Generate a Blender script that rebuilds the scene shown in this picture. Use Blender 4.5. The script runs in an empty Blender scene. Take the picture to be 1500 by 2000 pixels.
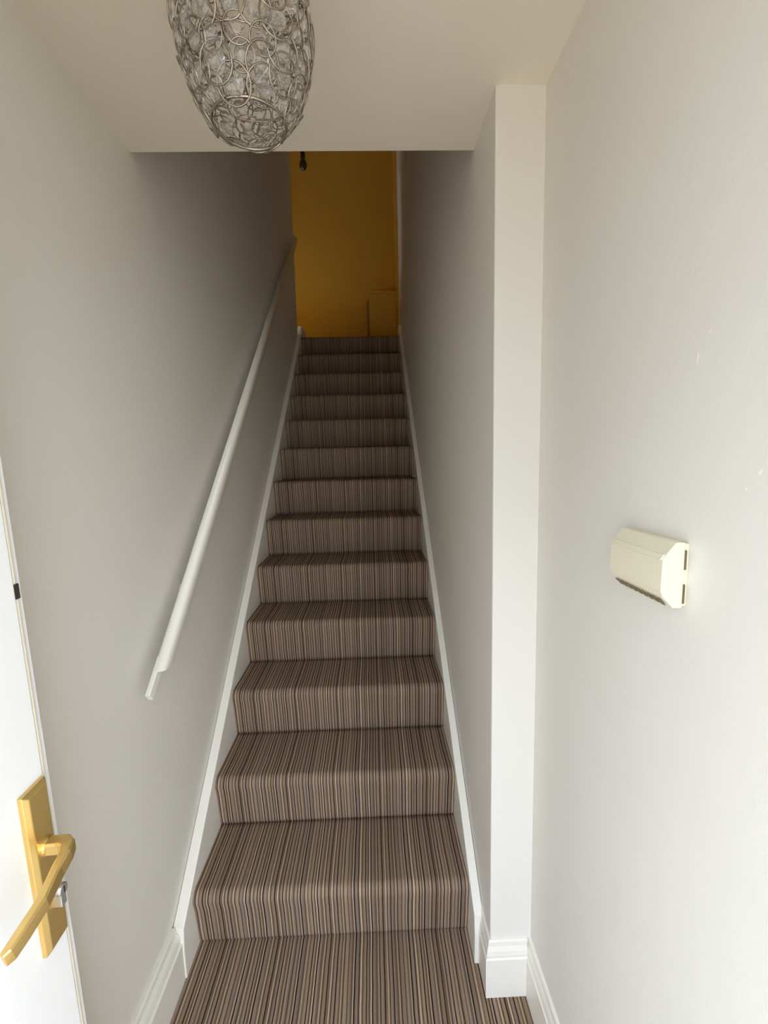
import bpy, bmesh, math, random
from mathutils import Vector, Matrix
random.seed(7)
S = bpy.context.scene
COL = S.collection

# ------------------------------------------------------------------ camera
CAM_X, CAM_H, YAW, PITCH, ROLL, FPX = 0.6213, 1.5240, 0.02531, 0.11951, -0.02284, 876.05
cd = bpy.data.cameras.new('camera')
cam = bpy.data.objects.new('camera', cd)
COL.objects.link(cam)
cd.sensor_fit = 'VERTICAL'
cd.sensor_height = 24.0
cd.lens = FPX / 2000.0 * 24.0
cd.clip_start = 0.02
cam.location = (CAM_X, 0.0, CAM_H)
cam.matrix_world = (Matrix.Translation((CAM_X, 0, CAM_H)) @ Matrix.Rotation(-YAW, 4, 'Z')
                    @ Matrix.Rotation(math.pi / 2 - PITCH, 4, 'X') @ Matrix.Rotation(ROLL, 4, 'Z'))
S.camera = cam

# ------------------------------------------------------------------ light and exposure
world = bpy.data.worlds.new('overcast_sky')
S.world = world
world.use_nodes = True
wn = world.node_tree.nodes['Background']
wn.inputs[0].default_value = (0.82, 0.93, 1.10, 1)
wn.inputs[1].default_value = 5.3
S.view_settings.view_transform = 'Standard'
S.view_settings.look = 'None'
S.view_settings.gamma = 1.0
S.view_settings.use_curve_mapping = False
S.view_settings.exposure = 0.78
S.cycles.use_denoising = True
S.cycles.max_bounces = 16
S.cycles.diffuse_bounces = 10
S.cycles.sample_clamp_indirect = 8.0

DOOR_X0, DOOR_X1, DOOR_TOP, FRONT_Y = 0.10, 0.95, 2.06, -0.26
pl = bpy.data.lights.new('doorway_daylight', 'AREA')       # portal: guides the sky light through the open front door
pl.shape = 'RECTANGLE'
pl.size = DOOR_X1 - DOOR_X0
pl.size_y = DOOR_TOP
pl.cycles.is_portal = True
po = bpy.data.objects.new('doorway_daylight', pl)
po.location = ((DOOR_X0 + DOOR_X1) / 2, FRONT_Y - 0.02, DOOR_TOP / 2)
po.rotation_euler = (math.pi / 2, 0, 0)                     # -Z of the lamp looks along +Y, into the hall
COL.objects.link(po)

# ------------------------------------------------------------------ materials
def srgb(r, g, b):
    f = lambda c: (c / 255 / 12.92) if c / 255 <= 0.04045 else ((c / 255 + 0.055) / 1.055) ** 2.4
    return (f(r), f(g), f(b), 1)

def mat(name, col, rough=0.5, metal=0.0, bump=0.0, scale=60.0, mottle=0.0, **kw):
    m = bpy.data.materials.new(name)
    m.use_nodes = True
    nt = m.node_tree
    b = nt.nodes['Principled BSDF']
    b.inputs['Base Color'].default_value = col
    b.inputs['Roughness'].default_value = rough
    b.inputs['Metallic'].default_value = metal
    for k, v in kw.items():
        b.inputs[k].default_value = v
    tc = nt.nodes.new('ShaderNodeTexCoord')
    if bump:
        n = nt.nodes.new('ShaderNodeTexNoise')
        n.inputs['Scale'].default_value = scale
        n.inputs['Detail'].default_value = 5
        nt.links.new(tc.outputs['Object'], n.inputs['Vector'])
        bp = nt.nodes.new('ShaderNodeBump')
        bp.inputs['Strength'].default_value = bump
        bp.inputs['Distance'].default_value = 0.004
        nt.links.new(n.outputs['Fac'], bp.inputs['Height'])
        nt.links.new(bp.outputs['Normal'], b.inputs['Normal'])
    if mottle:
        n = nt.nodes.new('ShaderNodeTexNoise')
        n.inputs['Scale'].default_value = 6.0
        n.inputs['Detail'].default_value = 4
        nt.links.new(tc.outputs['Object'], n.inputs['Vector'])
        mx = nt.nodes.new('ShaderNodeMix')
        mx.data_type = 'RGBA'
        mx.inputs[6].default_value = [c * (1 - mottle) for c in col[:3]] + [1]
        mx.inputs[7].default_value = [min(1, c * (1 + mottle)) for c in col[:3]] + [1]
        nt.links.new(n.outputs['Fac'], mx.inputs[0])
        nt.links.new(mx.outputs[2], b.inputs['Base Color'])
    return m

def carpet_material():
    m = bpy.data.materials.new('striped_carpet')
    m.use_nodes = True
    nt = m.node_tree
    N, L = nt.nodes.new, nt.links.new
    b = nt.nodes['Principled BSDF']
    b.inputs['Roughness'].default_value = 1.0
    b.inputs['Specular IOR Level'].default_value = 0.05
    g = N('ShaderNodeNewGeometry')
    # slight weave wobble so that the stripes are not ruled lines
    wob = N('ShaderNodeTexNoise'); wob.inputs['Scale'].default_value = 9.0
    L(g.outputs['Position'], wob.inputs['Vector'])
    sep = N('ShaderNodeSeparateXYZ'); L(g.outputs['Position'], sep.inputs[0])
    a = N('ShaderNodeMath'); a.operation = 'MULTIPLY_ADD'
    L(wob.outputs['Fac'], a.inputs[0]); a.inputs[1].default_value = 0.004; L(sep.outputs['X'], a.inputs[2])
    # one woven repeat of narrow stripes: (width in mm, colour)
    tan, beige, brown, cocoa, black, taupe = srgb(152, 130, 108), srgb(182, 160, 134), srgb(98, 79, 62), srgb(120, 100, 81), srgb(48, 37, 30), srgb(146, 126, 111)
    seq = [(5, tan), (2, brown), (4, taupe), (3, cocoa), (2.5, beige), (2, black), (5, taupe), (3, brown), (3, beige), (3, cocoa), (4, tan), (2, black),
           (3, tan), (2.5, brown), (2.5, beige), (2, black), (4.5, taupe), (4, cocoa), (2, beige), (3, brown), (5, tan), (2, black), (3.5, cocoa), (2.5, beige),
           (2.5, brown), (4, taupe), (1.8, black), (4, tan), (3.2, cocoa), (2.5, beige), (3, brown)]
    per = sum(w for w, _ in seq)
    d = N('ShaderNodeMath'); d.operation = 'DIVIDE'; L(a.outputs[0], d.inputs[0]); d.inputs[1].default_value = per / 1000 * 1.75
    fr = N('ShaderNodeMath'); fr.operation = 'FRACT'; L(d.outputs[0], fr.inputs[0])
    r = N('ShaderNodeValToRGB'); r.color_ramp.interpolation = 'CONSTANT'
    e = r.color_ramp.elements
    while len(e) < len(seq): e.new(0.5)
    acc = 0.0
    for k, (w, c) in enumerate(seq):
        e[k].position = acc / per; e[k].color = c; acc += w
    L(fr.outputs[0], r.inputs['Fac'])
    # each repeat is dyed a touch differently
    fl = N('ShaderNodeMath'); fl.operation = 'MULTIPLY'; L(a.outputs[0], fl.inputs[0]); fl.inputs[1].default_value = 1 / 0.0054
    ff = N('ShaderNodeMath'); ff.operation = 'FLOOR'; L(fl.outputs[0], ff.inputs[0])
    wn1 = N('ShaderNodeTexWhiteNoise'); wn1.noise_dimensions = '1D'; L(ff.outputs[0], wn1.inputs['W'])
    h0 = N('ShaderNodeHueSaturation'); m0 = N('ShaderNodeMapRange'); m0.inputs[3].default_value = 0.72; m0.inputs[4].default_value = 1.2
    L(wn1.outputs['Value'], m0.inputs[0]); L(m0.outputs[0], h0.inputs['Value']); L(r.outputs['Color'], h0.inputs['Color'])
    # pile grain
    pn = N('ShaderNodeTexNoise'); pn.inputs['Scale'].default_value = 420.0; pn.inputs['Detail'].default_value = 2
    L(g.outputs['Position'], pn.inputs['Vector'])
    hs = N('ShaderNodeHueSaturation')
    mr = N('ShaderNodeMapRange'); mr.inputs[3].default_value = 0.78; mr.inputs[4].default_value = 1.18
    L(pn.outputs['Fac'], mr.inputs[0]); L(mr.outputs[0], hs.inputs['Value']); L(h0.outputs['Color'], hs.inputs['Color'])
    L(hs.outputs['Color'], b.inputs['Base Color'])
    bp = N('ShaderNodeBump'); bp.inputs['Strength'].default_value = 0.5; bp.inputs['Distance'].default_value = 0.003
    L(pn.outputs['Fac'], bp.inputs['Height']); L(bp.outputs['Normal'], b.inputs['Normal'])
    return m

M = dict(
    wall=mat('pale_grey_wall_paint', (0.77, 0.74, 0.67, 1), 0.65, bump=0.12, scale=70, mottle=0.012, **{'Specular IOR Level': 0.25}),
    ceiling=mat('white_ceiling_paint', (0.78, 0.72, 0.62, 1), 0.7, bump=0.08, scale=60, mottle=0.01),
    gloss=mat('white_gloss_paint', (0.84, 0.80, 0.71, 1), 0.35, bump=0.05, scale=40),
    mustard=mat('mustard_wall_paint', (0.62, 0.36, 0.055, 1), 0.7, bump=0.1, scale=60, mottle=0.03, **{'Specular IOR Level': 0.15}),
    carpet=carpet_material(),
    upvc=mat('white_door_plastic', (0.86, 0.85, 0.82, 1), 0.3, bump=0.03, scale=30),
    strip=mat('cream_edge_seal', (0.72, 0.66, 0.52, 1), 0.45),
    dark=mat('dark_hole', (0.03, 0.025, 0.02, 1), 0.6),
    gold=mat('brushed_gold_metal', (0.72, 0.50, 0.18, 1), 0.34, metal=0.85, bump=0.03, scale=120),
    steel=mat('brushed_steel', (0.55, 0.54, 0.52, 1), 0.35, metal=0.9, bump=0.02, scale=100),
    cream=mat('aged_cream_plastic', (0.80, 0.75, 0.56, 1), 0.42, bump=0.02, scale=90),
    creamdark=mat('brown_vent_slot', (0.16, 0.11, 0.05, 1), 0.6),
    wire=mat('silver_wire', (0.40, 0.35, 0.29, 1), 0.3, metal=1.0, bump=0.02, scale=200),
    crystal=mat('clear_acrylic_crystal', (0.96, 0.94, 0.91, 1), 0.05, bump=0.03, scale=120, **{'Transmission Weight': 0.94, 'IOR': 1.45}),
    brass=mat('brown_lamp_holder', (0.30, 0.17, 0.06, 1), 0.4, metal=0.4),
    gapshade=mat('dark_ochre_gap_shade', (0.30, 0.16, 0.02, 1), 0.6, bump=0.1, scale=40),  # dark tone that paints the shade of the gap beside the casing
    smoked=mat('smoked_brown_glass', (0.07, 0.04, 0.015, 1), 0.35, bump=0.02, scale=50),
    bulb=mat('frosted_bulb_glass', (0.85, 0.74, 0.60, 1), 0.4, **{'Transmission Weight': 0.3}),
    blocker=mat('blue_grey_blocker', (0.40, 0.44, 0.50, 1), 0.9, bump=0.1, scale=20, mottle=0.05),  # tint of the added house, cools the light on the right wall
    paving=mat('warm_paving', (0.36, 0.29, 0.20, 1), 0.9, bump=0.2, scale=20, mottle=0.1),
)

# ------------------------------------------------------------------ mesh helpers
def link(name, bm, m, parent=None, smooth=False, bevel=0.0, segs=2):
    bmesh.ops.recalc_face_normals(bm, faces=bm.faces)
    me = bpy.data.meshes.new(name)
    bm.to_mesh(me); bm.free()
    if smooth:
        for p in me.polygons: p.use_smooth = True
    me.materials.append(m)
    o = bpy.data.objects.new(name, me)
    COL.objects.link(o)
    if parent is not None: o.parent = parent
    if bevel:
        md = o.modifiers.new('bevel', 'BEVEL')
        md.width = bevel; md.segments = segs; md.limit_method = 'ANGLE'; md.angle_limit = math.radians(35)
        md.harden_normals = False
    return o

def add_box(bm, x0, x1, y0, y1, z0, z1):
    v = [bm.verts.new((x, y, z)) for x in (x0, x1) for y in (y0, y1) for z in (z0, z1)]
    for f in ((0, 1, 3, 2), (4, 6, 7, 5), (0, 4, 5, 1), (2, 3, 7, 6), (0, 2, 6, 4), (1, 5, 7, 3)):
        bm.faces.new([v[i] for i in f])

def box(*a):
    bm = bmesh.new(); add_box(bm, *a); return bm

def add_prism(bm, prof, axis, a, b):
    """closed 2-D profile swept along an axis ('x' takes (y,z) points, 'y' takes (x,z), 'z' takes (x,y))"""
    def P(p, t):
        return {'x': (t, p[0], p[1]), 'y': (p[0], t, p[1]), 'z': (p[0], p[1], t)}[axis]
    A = [bm.verts.new(P(p, a)) for p in prof]
    B = [bm.verts.new(P(p, b)) for p in prof]
    n = len(prof)
    for i in range(n):
        bm.faces.new((A[i], A[(i + 1) % n], B[(i + 1) % n], B[i]))
    bm.faces.new(A[::-1]); bm.faces.new(B)

def prism(*a):
    bm = bmesh.new(); add_prism(bm, *a); return bm

def add_loft(bm, rings, cap=True):
    R = [[bm.verts.new(p) for p in r] for r in rings]
    n = len(R[0])
    for a, b in zip(R, R[1:]):
        for i in range(n):
            bm.faces.new((a[i], a[(i + 1) % n], b[(i + 1) % n], b[i]))
    if cap:
        bm.faces.new(R[0][::-1]); bm.faces.new(R[-1])

def lathe(prof, seg=24):
    bm = bmesh.new()
    rings = [[(r * math.cos(2 * math.pi * k / seg), r * math.sin(2 * math.pi * k / seg), z) for k in range(seg)] for r, z in prof]
    add_loft(bm, rings)
    return bm

def torus(R, r, seg=16, sub=4):
    bm = bmesh.new()
    V = [[bm.verts.new(((R + r * math.cos(2 * math.pi * j / sub)) * math.cos(2 * math.pi * i / seg),
                        (R + r * math.cos(2 * math.pi * j / sub)) * math.sin(2 * math.pi * i / seg),
                        r * math.sin(2 * math.pi * j / sub))) for j in range(sub)] for i in range(seg)]
    for i in range(seg):
        for j in range(sub):
            bm.faces.new((V[i][j], V[(i + 1) % seg][j], V[(i + 1) % seg][(j + 1) % sub], V[i][(j + 1) % sub]))
    return bm

def empty(name, loc=(0, 0, 0)):
    o = bpy.data.objects.new(name, None)
    o.empty_display_size = 0.1
    o.location = loc
    COL.objects.link(o)
    return o

def tag(o, label, cat=None, group=None):
    o['label'] = label
    if cat: o['category'] = cat
    if group: o['group'] = group
    return o

def struct(o, label=None):
    o['kind'] = 'structure'
    if label: o['label'] = label
    return o

# ------------------------------------------------------------------ measures
RISE, GOING, NOSE, Y0 = 0.2, 0.23937, 0.028, 1.2749
SL, SR, XR1, XR2 = 0.0338, 0.8933, 0.9216, 1.0362       # carpet edges, partition face, hall wall face
YP, YH, H = 1.1049, 1.3239, 2.3492                      # partition end, header, hall ceiling
NST = 13
YTOP = Y0 + (NST - 1) * GOING                           # last riser
ZTOP = NST * RISE
YEND, ZC2 = 4.95, 5.0
YCORNER = 4.13

# ------------------------------------------------------------------ room shell
struct(link('floor', box(-0.01, XR2, FRONT_Y - 0.02, Y0 + 0.30, -0.08, 0.0), M['carpet']), 'hall floor covered in brown and beige striped carpet')
struct(link('wall_left', box(-0.12, 0.0, FRONT_Y - 0.12, YCORNER, -0.08, ZC2), M['wall'], bevel=0.006))
struct(link('wall_right', box(XR2, XR2 + 0.12, FRONT_Y - 0.12, YP + 0.02, -0.08, H + 0.27), M['wall']))
bm = box(XR1, XR2 + 0.12, YP, YEND, -0.08, ZC2)
struct(link('wall_partition', bm, M['wall'], bevel=0.004), 'stairwell side wall whose pale narrow end stands beside the bottom stair')
bm = bmesh.new()
add_box(bm, -0.12, DOOR_X0, FRONT_Y - 0.12, FRONT_Y, -0.08, H + 0.27)
add_box(bm, DOOR_X1, XR2 + 0.12, FRONT_Y - 0.12, FRONT_Y, -0.08, H + 0.27)
add_box(bm, DOOR_X0, DOOR_X1, FRONT_Y - 0.12, FRONT_Y, DOOR_TOP, H + 0.27)
struct(link('wall_front', bm, M['wall']))
bm = bmesh.new()
add_prism(bm, [(FRONT_Y - 0.12, H), (YH - 0.004, H), (YH, H + 0.004), (YH, H + 0.27), (FRONT_Y - 0.12, H + 0.27)], 'x', -0.001, XR2 + 0.12)
struct(link('ceiling', bm, M['ceiling']), 'low hall ceiling ending in a straight edge over the stairs')
struct(link('wall_header', box(0.0, XR1, YH - 0.12, YH, H + 0.27, ZC2), M['wall']))
struct(link('ceiling_landing', box(-1.5, XR2 + 0.12, YH - 0.12, YEND + 0.12, ZC2, ZC2 + 0.1), M['ceiling']))
struct(link('floor_landing', box(-1.5, XR1, YTOP + 0.24, YEND, ZTOP - 0.2, ZTOP), M['carpet']))
struct(link('wall_end', box(-1.5, XR1, YEND, YEND + 0.12, ZTOP - 0.2, ZC2), M['mustard']), 'mustard painted wall at the top of the stairs')
struct(link('wall_landing', box(-1.5, -0.12, YCORNER - 0.12, YCORNER, ZTOP - 0.2, ZC2), M['mustard']))
struct(link('wall_landing_side', box(-1.62, -1.5, YCORNER - 0.12, YEND + 0.12, ZTOP - 0.2, ZC2), M['mustard']))
# unseen house added outside to dim door light on partition end and right wall
bm = box(-11.0, 1.6, -11.0, -10.0, -0.2, 5.2)
add_prism(bm, [(-11.3, 5.2), (-9.7, 5.2), (-10.5, 6.2)], 'x', -11.2, 1.8)
struct(link('wall_light_blocker', bm, M['blocker']))
struct(link('ground', box(-6, 7, -12, FRONT_Y - 0.02, -0.2, -0.1), M['paving']))

# architrave of the landing doorway on the right, at the very top
struct(link('trim_1', box(XR1 - 0.012, XR1, 4.44, YEND, ZTOP, 4.75), M['mustard'], bevel=0.003))

# small filler scars on the hall wall
def scar(y, z, w, h, tilt):
    bm = bmesh.new()
    pts = []
    for k in range(14):
        a = 2 * math.pi * k / 14
        rr = 1 + random.uniform(-0.18, 0.18)
        yy, zz = w * rr * math.cos(a), h * rr * math.sin(a)
        pts.append((y + yy * math.cos(tilt) - zz * math.sin(tilt), z + yy * math.sin(tilt) + zz * math.cos(tilt)))
    V = [bm.verts.new((XR2 + 0.001, p[0], p[1])) for p in pts]
    c = bm.verts.new((XR2 - 0.0013, y, z))
    for k in range(14): bm.faces.new((V[k], V[(k + 1) % 14], c))
    o = link('filler_scar', bm, M['gloss'], bpy.data.objects['wall_right'], smooth=True)
    return o
scar(0.574, 1.640, 0.0045, 0.017, 0.1)
scar(0.556, 1.668, 0.006, 0.006, 0.4)
scar(0.486, 1.481, 0.003, 0.004, 0.0)
scar(0.470, 1.500, 0.005, 0.008, 0.5)

# ------------------------------------------------------------------ skirting
def skirt_profile(t, h):
    """(out, up) points of a moulded skirting board with a stepped ogee top"""
    return [(0, 0), (t, 0), (t, h * 0.70), (t * 0.80, h * 0.72), (t * 0.84, h * 0.76), (t * 0.72, h * 0.83),
            (t * 0.46, h * 0.90), (t * 0.42, h * 0.97), (t * 0.25, h), (0, h)]
SK = 0.172
# left board runs along the hall wall to the foot of the stair string
P = skirt_profile(0.030, SK)
struct(link('baseboard_left', prism([(u, v) for u, v in P], 'y', FRONT_Y, 1.176), M['gloss']), 'moulded white skirting board at the foot of the left wall')
P = skirt_profile(0.016, SK)
struct(link('baseboard_right', prism([(XR2 - u, v) for u, v in P], 'y', FRONT_Y, YP), M['gloss']), 'moulded white skirting board under the hall wall on the right')
# board wrapping the narrow end of the partition, mitred round its left corner
bm = bmesh.new()
A = [(XR2 - 0.012, YP - u, v) for u, v in P]
B = [(XR1 - u, YP - u, v) for u, v in P]
C = [(XR1 - u, 1.215, v) for u, v in P]
add_loft(bm, [A, B, C])
struct(link('baseboard_partition', bm, M['gloss']), 'white skirting block around the narrow wall end beside the bottom stair')

# ------------------------------------------------------------------ staircase
stairs = tag(empty('staircase', (0, Y0, 0)), 'straight flight of stairs covered in brown and beige striped carpet between white strings', 'staircase')
def step_profile():
    pr = [(0.007, 0.0), (0.006, 0.004), (-0.001, 0.011), (-0.002, 0.02), (-0.012, 0.09), (-0.019, 0.135)]
    r = 0.028
    cy, cz = -NOSE + r, RISE - r
    for k in range(9):
        a = math.pi + 0.12 - (math.pi / 2 + 0.12) * k / 8
        pr.append((cy + r * math.cos(a), cz + r * math.sin(a)))
    pr += [(0.10, RISE - 0.0015), (GOING - 0.012, RISE), (GOING + 0.03, RISE), (GOING + 0.03, -0.0), ]
    return pr
for i in range(NST):
    bm = bmesh.new()
    y, z = i * GOING, i * RISE
    pr = step_profile()
    if i == NST - 1: pr = [p for p in pr if p[0] < GOING] + [(GOING + 0.005, RISE), (GOING + 0.005, 0)]
    # the carpet is tucked in a little at both edges
    xs = [SL - 0.001, SL + 0.006, 0.3, 0.6, SR - 0.006, SR + 0.001]
    rings = []
    for k, x in enumerate(xs):
        e = 0.003 if k in (0, len(xs) - 1) else 0.0
        rings.append([(x, y + p[0] + (e if p[0] < 0.01 else 0), z + p[1] - (e if p[1] > 0.12 else 0)) for p in pr])
    add_loft(bm, rings)
    o = link('carpeted_step', bm, M['carpet'], stairs)
    for p in o.data.polygons: p.use_smooth = abs(p.normal.x) < 0.7 and p.normal.z > -0.5
def string_board(xa, xb, label):
    zl = lambda y: RISE + 0.0178 + (y - (Y0 - NOSE)) * RISE / GOING
    ya = 1.176
    yt = YTOP - NOSE
    pts = [(ya, 0.0), (ya, SK + 0.004), (ya + 0.012, max(SK + 0.012, zl(ya + 0.012)))]
    pts = [(ya, 0.0), (ya - 0.003, 0.10), (ya + 0.004, SK - 0.01), (ya + 0.014, zl(ya + 0.014) + 0.0), (yt, zl(yt)), (yt + 0.04, ZTOP + 0.10), (YTOP + 0.24, ZTOP + 0.10),
           (YTOP + 0.24, ZTOP - 0.25), (Y0 + 0.30, 0.0)]
    bm = prism([(p[0] - Y0, p[1]) for p in pts], 'x', xa, xb)
    return link('string_board', bm, M['gloss'], stairs, bevel=0.003)
string_board(0.0015, SL, 'left')
string_board(SR, XR1 - 0.0015, 'right')
struct(link('baseboard_end', box(-1.5, XR1, YEND - 0.018, YEND, ZTOP, ZTOP + 0.12), M['gloss'], bevel=0.003))

# ------------------------------------------------------------------ handrail on the left wall
hr = tag(empty('handrail', (0, 1.137, 0.905)), 'white moulded wooden handrail fixed along the left stair wall', 'handrail')
SLOPE = math.atan2(RISE, GOING) + math.radians(0.5)
cs, sn = math.cos(SLOPE), math.sin(SLOPE)
def rail_pt(x, t, s):                                # out of the wall, across, along the pitch
    return (x, s * cs - t * sn, s * sn + t * cs)
S_END = 3.64
# rounded grip held off the wall, its lower end cut at a slant with a narrower tongue left on it
grip = []
for k in range(14):
    a = 2 * math.pi * k / 14
    sg = lambda c: math.copysign(abs(c) ** 0.7, c)
    grip.append((0.049 + 0.0185 * sg(math.cos(a)), 0.041 + 0.0245 * sg(math.sin(a))))
bm = bmesh.new()
add_loft(bm, [[rail_pt(x, t, 0.045 + (0.065 - t) * 0.8) for x, t in grip], [rail_pt(x, t, S_END) for x, t in grip]])
o = link('grip_rail', bm, M['gloss'], hr)
for p in o.data.polygons: p.use_smooth = len(p.vertices) == 4
st = [(0.034, 0.036), (0.044, 0.034), (0.047, 0.038), (0.047, 0.060), (0.044, 0.064), (0.035, 0.063)]
bm = bmesh.new()
add_loft(bm, [[rail_pt(x, t, -0.016) for x, t in st], [rail_pt(x, t, 0.09) for x, t in st]])
link('end_tongue', bm, M['gloss'], hr, bevel=0.001)
for sb in (0.35, 1.35, 2.35, 3.3):                   # brackets tucked under the grip
    bm = bmesh.new()
    for (xa, xb, ta, tb) in ((0.0, 0.042, -0.004, 0.003), (0.034, 0.042, 0.000, 0.026), (0.0, 0.003, -0.018, 0.003)):
        q = [(xa, ta), (xb, ta), (xb, tb), (xa, tb)]
        add_loft(bm, [[rail_pt(x, t, sb - 0.01) for x, t in q], [rail_pt(x, t, sb + 0.01) for x, t in q]])
    link('bracket', bm, M['gloss'], hr)

# ------------------------------------------------------------------ front door, open against the left wall
DX, DY1 = 0.150, 0.580                               # inner face, free edge
door = struct(empty('door_1', (DX, FRONT_Y, 0)), 'white plastic front door standing open at the left')
door['label'] = 'white plastic front door standing open at the left'
LEAN = math.radians(2.0)
def leaf_box(name, x0, x1, y0, y1, z0, z1, m, par, bevel=0.002):
    return link(name, box(x0 - DX, x1 - DX, y0 - FRONT_Y, y1 - FRONT_Y, z0, z1), m, par, bevel=bevel)
bm = bmesh.new()
yy0, yy1 = 0.01, DY1 - FRONT_Y
add_box(bm, -0.062, 0.0, yy1 - 0.105, yy1, 0.03, 2.03)
add_box(bm, -0.062, 0.0, yy0, yy0 + 0.105, 0.03, 2.03)
add_box(bm, -0.062, 0.0, yy0 + 0.105, yy1 - 0.105, 0.03, 0.22)
add_box(bm, -0.062, 0.0, yy0 + 0.105, yy1 - 0.105, 1.92, 2.03)
add_box(bm, -0.062, 0.0, yy0 + 0.105, yy1 - 0.105, 0.92, 1.04)
link('door_frame', bm, M['upvc'], door, bevel=0.003)
for za, zb in ((0.22, 0.92), (1.04, 1.92)):
    bm = bmesh.new()
    ya, yb = yy0 + 0.105, yy1 - 0.105
    add_box(bm, -0.045, -0.018, ya, yb, za, zb)
    add_prism(bm, [(ya + 0.05, za + 0.05), (yb - 0.05, za + 0.05), (yb - 0.05, zb - 0.05), (ya + 0.05, zb - 0.05)], 'x', -0.02, -0.010)
    link('door_panel', bm, M['upvc'], door, bevel=0.003)
# stepped edge with its seal, seen past the face of the leaf
bm = bmesh.new()
add_box(bm, -0.055, -0.001, yy1, yy1 + 0.005, 0.03, 2.03)
link('edge_seal', bm, M['strip'], door, bevel=0.0015)
bm = bmesh.new()
add_box(bm, -0.055, -0.005, yy1 + 0.005, yy1 + 0.016, 0.03, 2.03)
link('edge_strip', bm, M['upvc'], door, bevel=0.0015)
link('latch_hole', box(-0.010, 0.0006, yy1 - 0.002, yy1 + 0.0055, 1.322, 1.342), M['dark'], door)
# handle: long back plate, lever with a squared neck, euro cylinder
hz, hy = 0.978, 0.552 - FRONT_Y
bm = bmesh.new()
pw, pz0, pz1 = 0.0215, 0.822, 1.068
add_loft(bm, [[(0.0, hy - pw, pz0), (0.0, hy + pw, pz0), (0.0, hy + pw, pz1), (0.0, hy - pw, pz1)],
              [(0.006, hy - pw, pz0), (0.006, hy + pw, pz0), (0.006, hy + pw, pz1), (0.006, hy - pw, pz1)],
              [(0.011, hy - pw + 0.006, pz0 + 0.006), (0.011, hy + pw - 0.006, pz0 + 0.006), (0.011, hy + pw - 0.006, pz1 - 0.006), (0.011, hy - pw + 0.006, pz1 - 0.006)]])
plate = link('door_handle', bm, M['gold'], door, bevel=0.001)
plate['label'] = 'brushed gold lever handle on a long back plate'
def sweep(pts, sizes):
    """rounded-rectangle section swept along a path; sizes = (half width across, half height)"""
    rings = []
    n = len(pts)
    for i in range(n):
        p = Vector(pts[i])
        d = (Vector(pts[min(i + 1, n - 1)]) - Vector(pts[max(i - 1, 0)])).normalized()
        up = Vector((0, 0, 1)); side = d.cross(up).normalized(); up = side.cross(d).normalized()
        a, b = sizes[i]
        c = 0.28 * min(a, b)
        sec = [tuple(p + side * u + up * v) for u, v in ((a, -b + c), (a, b - c), (a - c, b), (-a + c, b), (-a, b - c), (-a, -b + c), (-a + c, -b), (a - c, -b))]
        rings.append(sec)
    bm = bmesh.new(); add_loft(bm, rings); return bm
neck = [(0.010, hy, hz), (0.030, hy, hz + 0.001), (0.037, hy - 0.001, hz + 0.002), (0.045, hy - 0.006, hz + 0.002), (0.049, hy - 0.016, hz), (0.050, hy - 0.035, hz - 0.004),
        (0.055, hy - 0.07, hz - 0.011), (0.053, hy - 0.10, hz - 0.017), (0.051, hy - 0.118, hz - 0.021), (0.048, hy - 0.124, hz - 0.022)]
lev = link('lever', sweep(neck, [(0.0095, 0.0095), (0.0095, 0.0095), (0.0095, 0.0100), (0.0085, 0.0105), (0.0065, 0.0105), (0.006, 0.0105), (0.006, 0.010), (0.006, 0.010), (0.0055, 0.0095), (0.004, 0.008)]), M['gold'], plate, bevel=0.0008)
bm = lathe([(0.0125, 0.0), (0.0125, 0.004), (0.011, 0.006)], 20)
bmesh.ops.rotate(bm, verts=bm.verts, cent=(0, 0, 0), matrix=Matrix.Rotation(math.pi / 2, 3, 'Y'))
bmesh.ops.translate(bm, verts=bm.verts, vec=(0.010, hy, hz))
link('lever_collar', bm, M['gold'], plate, smooth=False)
bm = lathe([(0.0085, 0.0), (0.0085, 0.013), (0.0075, 0.015)], 20)
bmesh.ops.rotate(bm, verts=bm.verts, cent=(0, 0, 0), matrix=Matrix.Rotation(math.pi / 2, 3, 'Y'))
bmesh.ops.translate(bm, verts=bm.verts, vec=(0.009, hy + 0.003, 0.905))
add_box(bm, 0.009, 0.022, hy - 0.002, hy + 0.008, 0.880, 0.903)
cyl = link('lock_cylinder', bm, M['steel'], plate, bevel=0.001)
cyl['label'] = 'silver lock cylinder below the gold lever'
link('keyhole', box(0.0236, 0.0246, hy + 0.002, hy + 0.004, 0.900, 0.910), M['dark'], plate)
door.rotation_euler = (LEAN, 0, 0)
door.location = (DX, FRONT_Y + 0.053, 0.0)

# ------------------------------------------------------------------ cream control box on the right wall
bx = tag(empty('wall_control_box', (XR2, 0.634, 1.361)), 'cream plastic doorbell box with a sloping cover on the right hall wall', 'control box')
YA, YB, ZA, ZB, T = -0.068, 0.061, -0.0445, 0.0445, 0.036
bm = bmesh.new()
add_box(bm, -0.008, 0.0, YA + 0.002, YB - 0.002, ZA + 0.002, ZB - 0.002)
link('back_plate', bm, M['cream'], bx, bevel=0.0015)
prof = [(-0.007, ZA), (-0.019, ZA), (-T + 0.002, ZA + 0.016), (-T - 0.001, ZA + 0.024), (-T, ZB - 0.022), (-T + 0.004, ZB - 0.016), (-0.019, ZB), (-0.007, ZB)]
link('cover', prism(prof, 'y', YA, YB), M['cream'], bx, bevel=0.0012)
# ridge line across the top bevel
link('cover_ridge', prism([(-T - 0.0005, ZB - 0.0235), (-T - 0.0022, ZB - 0.0225), (-T + 0.0022, ZB - 0.016), (-T + 0.005, ZB - 0.0165)], 'y', YA + 0.003, YB - 0.003), M['cream'], bx)
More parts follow.
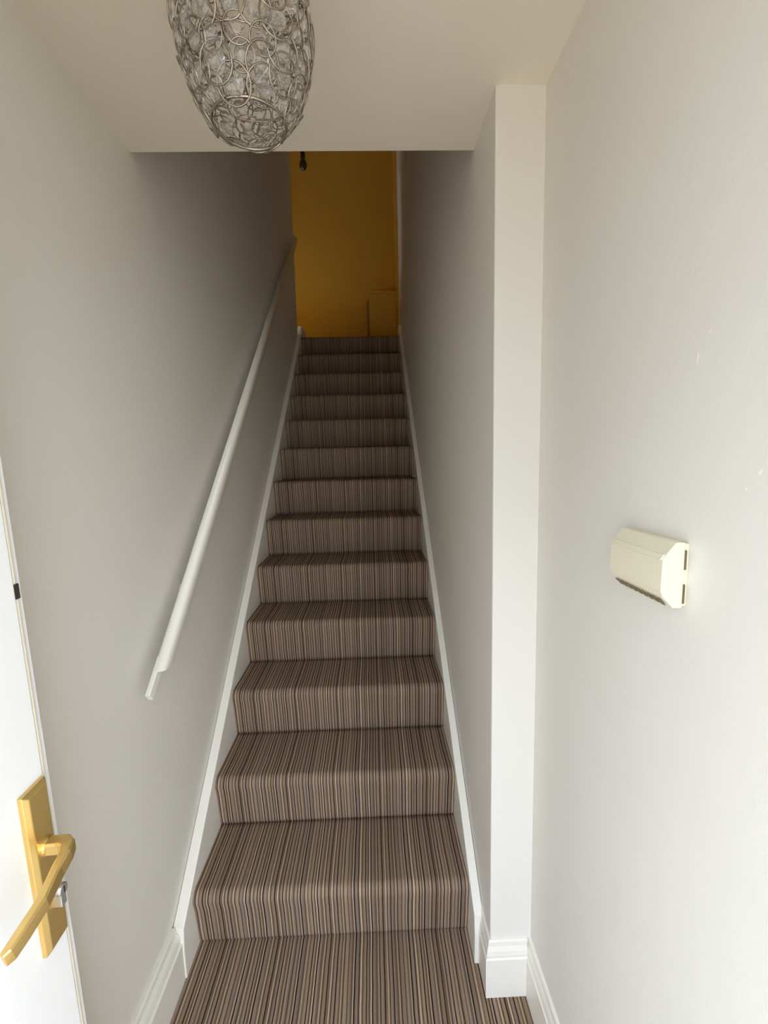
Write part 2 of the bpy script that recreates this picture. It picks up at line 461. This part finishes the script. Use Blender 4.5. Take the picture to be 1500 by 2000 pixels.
# vents in the lower bevel
nv = 9
dz = math.atan2(0.016, T - 0.021)
for k in range(nv):
    y = YA + 0.014 + k * (YB - YA - 0.028) / (nv - 1)
    bm = prism([(-0.0225, ZA + 0.0022), (-0.0315, ZA + 0.0108), (-0.0325, ZA + 0.0102), (-0.0235, ZA + 0.0012)], 'y', y - 0.0036, y + 0.0036)
    link('vent_slot', bm, M['creamdark'], bx)
# dark gaps between cover and back plate on the end nearest the door
for za, zb in ((-0.038, -0.012), (0.008, 0.034)):
    link('side_slot', box(-0.0072, -0.0050, YA - 0.0008, YA + 0.004, za, zb), M['creamdark'], bx)

# ------------------------------------------------------------------ pendant lampshade of wire rings and crystals
PX, PY, PZ, RA, RC = 0.450, 0.75, 2.157, 0.098, 0.153
lamp = tag(empty('pendant_light', (PX, PY, H)), 'oval pendant lampshade of silver wire rings and clear crystals hanging from the hall ceiling', 'lamp')
def srad(z): return RA * math.sqrt(max(0, 1 - ((z - PZ) / RC) ** 2))
ring_me = None; disc_me = None
def ring_frame(name, z, r, t):
    bm = torus(r, t, 40, 6)
    o = link(name, bm, M['wire'], lamp, smooth=True)
    o.location = (0, 0, z - H)
    return o
zb, zt = 2.030, 2.282
ring_frame('bottom_hoop', zb, srad(zb), 0.0022)
ring_frame('top_hoop', zt, srad(zt), 0.0022)
for q in (2.095, 2.16, 2.225): ring_frame('frame_hoop', q, srad(q) - 0.001, 0.0012)
tmpR = link('wire_ring', torus(0.0205, 0.0012, 18, 4), M['wire'], lamp, smooth=True)
bm = bmesh.new()
add_loft(bm, [[(r * math.cos(2 * math.pi * (k + o_) / 10), r * math.sin(2 * math.pi * (k + o_) / 10), z) for k in range(10)]
              for r, z, o_ in ((0.006, -0.0032, 0), (0.0125, -0.0006, .5), (0.0125, 0.0006, .5), (0.006, 0.0032, 0))])
tmpD = link('crystal', bm, M['crystal'], tmpR)
first = True
rows = 10
for r_ in range(rows):
    # rows spaced evenly along the curve of the shade
    ang = -0.97 + (r_ + 0.5) * (1.94 / rows)
    z = PZ + RC * math.sin(ang)
    rad = RA * math.cos(ang)
    n = max(8, int(round(2 * math.pi * rad / 0.033)))
    for k in range(n):
        th = 2 * math.pi * (k + 0.5 * (r_ % 2) + random.uniform(-0.12, 0.12)) / n
        nv_ = Vector((math.cos(ang) / RA * math.cos(th), math.cos(ang) / RA * math.sin(th), math.sin(ang) / RC)).normalized()
        if first:
            R, D = tmpR, tmpD; first = False
        else:
            R = tmpR.copy(); COL.objects.link(R); R.parent = lamp
            D = tmpD.copy(); COL.objects.link(D); D.parent = R
        R.location = (rad * math.cos(th), rad * math.sin(th), z - H + random.uniform(-0.004, 0.004))
        tilt = (nv_ + Vector((random.uniform(-.16, .16), random.uniform(-.16, .16), random.uniform(-.16, .16)))).normalized()
        R.rotation_mode = 'QUATERNION'
        R.rotation_quaternion = tilt.to_track_quat('Z', 'Y')
        s = random.choice((0.7, 0.85, 0.95, 1.0, 1.05, 1.15))
        R.scale = (s, s, s)
# linking wire with small beads between the rings
bm = bmesh.new()
for _ in range(230):
    ang = random.uniform(-0.97, 0.97); th = random.uniform(0, 2 * math.pi)
    c = Vector((RA * math.cos(ang) * math.cos(th), RA * math.cos(ang) * math.sin(th), PZ - H + RC * math.sin(ang)))
    bmesh.ops.create_icosphere(bm, subdivisions=1, radius=random.choice((0.002, 0.003, 0.004)), matrix=Matrix.Translation(c))
beads = link('bead_string', bm, M['crystal'], lamp, smooth=True)
beads['kind'] = 'stuff'
bm = bmesh.new()
for k in range(12):
    th0 = 2 * math.pi * k / 12
    pts = []
    for j in range(15):
        ang = -0.97 + 1.94 * j / 14
        th = th0 + 0.10 * math.sin(j * 1.7 + k)
        pts.append((RA * 0.985 * math.cos(ang) * math.cos(th), RA * 0.985 * math.cos(ang) * math.sin(th), PZ - H + RC * math.sin(ang)))
    rings = []
    for p in pts:
        rings.append([(p[0] + 0.0009 * math.cos(a), p[1] + 0.0009 * math.sin(a), p[2]) for a in (0, 2.09, 4.19)])
    add_loft(bm, rings)
link('wire_frame', bm, M['wire'], lamp)
o = link('bulb', lathe([(0.004, -0.115), (0.016, -0.111), (0.026, -0.100), (0.030, -0.085), (0.027, -0.068), (0.018, -0.050), (0.013, -0.040), (0.013, -0.02)], 24), M['bulb'], lamp, smooth=True)
o.location = (0, 0, 2.255 - H)
o = link('lamp_holder', lathe([(0.017, -0.030), (0.019, -0.028), (0.019, -0.012), (0.016, -0.010), (0.016, 0.012), (0.008, 0.026)], 24), M['brass'], lamp)
o.location = (0, 0, 2.255 - H)
link('cord', prism([(0.003 * math.cos(a * math.pi / 4), 0.003 * math.sin(a * math.pi / 4)) for a in range(8)], 'z', 2.275 - H, -0.01), M['upvc'], lamp)
link('ceiling_rose', lathe([(0.018, -0.022), (0.034, -0.016), (0.038, 0.0)], 24), M['upvc'], lamp)
bm = bmesh.new()                                       # three spokes carry the shade on the holder
for k in range(3):
    a = 2 * math.pi * k / 3
    c, s_ = math.cos(a), math.sin(a)
    r1 = srad(zt)
    z = zt - H
    add_loft(bm, [[(c * 0.012 - s_ * u, s_ * 0.012 + c * u, z - 0.012 + v) for u, v in ((-.001, -.001), (.001, -.001), (.001, .001), (-.001, .001))],
                  [(c * r1 - s_ * u, s_ * r1 + c * u, z + v) for u, v in ((-.001, -.001), (.001, -.001), (.001, .001), (-.001, .001))]])
link('spoke_frame', bm, M['wire'], lamp)

# ------------------------------------------------------------------ landing
cb = tag(empty('boxed_casing', (0.78, 4.80, ZTOP)), 'low boxed casing painted mustard in the right corner at the stair top', 'boxing')
link('casing_body', box(-0.14, XR1 - 0.78, -0.10, 0.149, 0.0, 0.555), M['mustard'], cb, bevel=0.003)
link('gap_shade_strip', box(-0.168, -0.142, -0.06, 0.149, 0.0, 0.50), M['gapshade'], cb, bevel=0.003)  # dark strip painted as the shaded gap left of the casing
link('casing_lid', box(-0.145, XR1 - 0.78, -0.11, 0.149, 0.555, 0.58), M['mustard'], cb, bevel=0.003)
lp = tag(empty('landing_bulb', (0.10, 4.2, ZC2)), 'dark unlit bulb hanging high at the stair top, half hidden by the ceiling edge', 'lamp')
link('cord', prism([(0.004 * math.cos(a * math.pi / 4), 0.004 * math.sin(a * math.pi / 4)) for a in range(8)], 'z', -0.86, 0.0), M['smoked'], lp)
link('lamp_holder', lathe([(0.020, -0.91), (0.022, -0.90), (0.020, -0.86), (0.008, -0.84)], 16), M['smoked'], lp)
link('bulb', lathe([(0.004, -1.0), (0.02, -0.995), (0.032, -0.975), (0.034, -0.955), (0.026, -0.93), (0.015, -0.905)], 20), M['smoked'], lp, smooth=True)
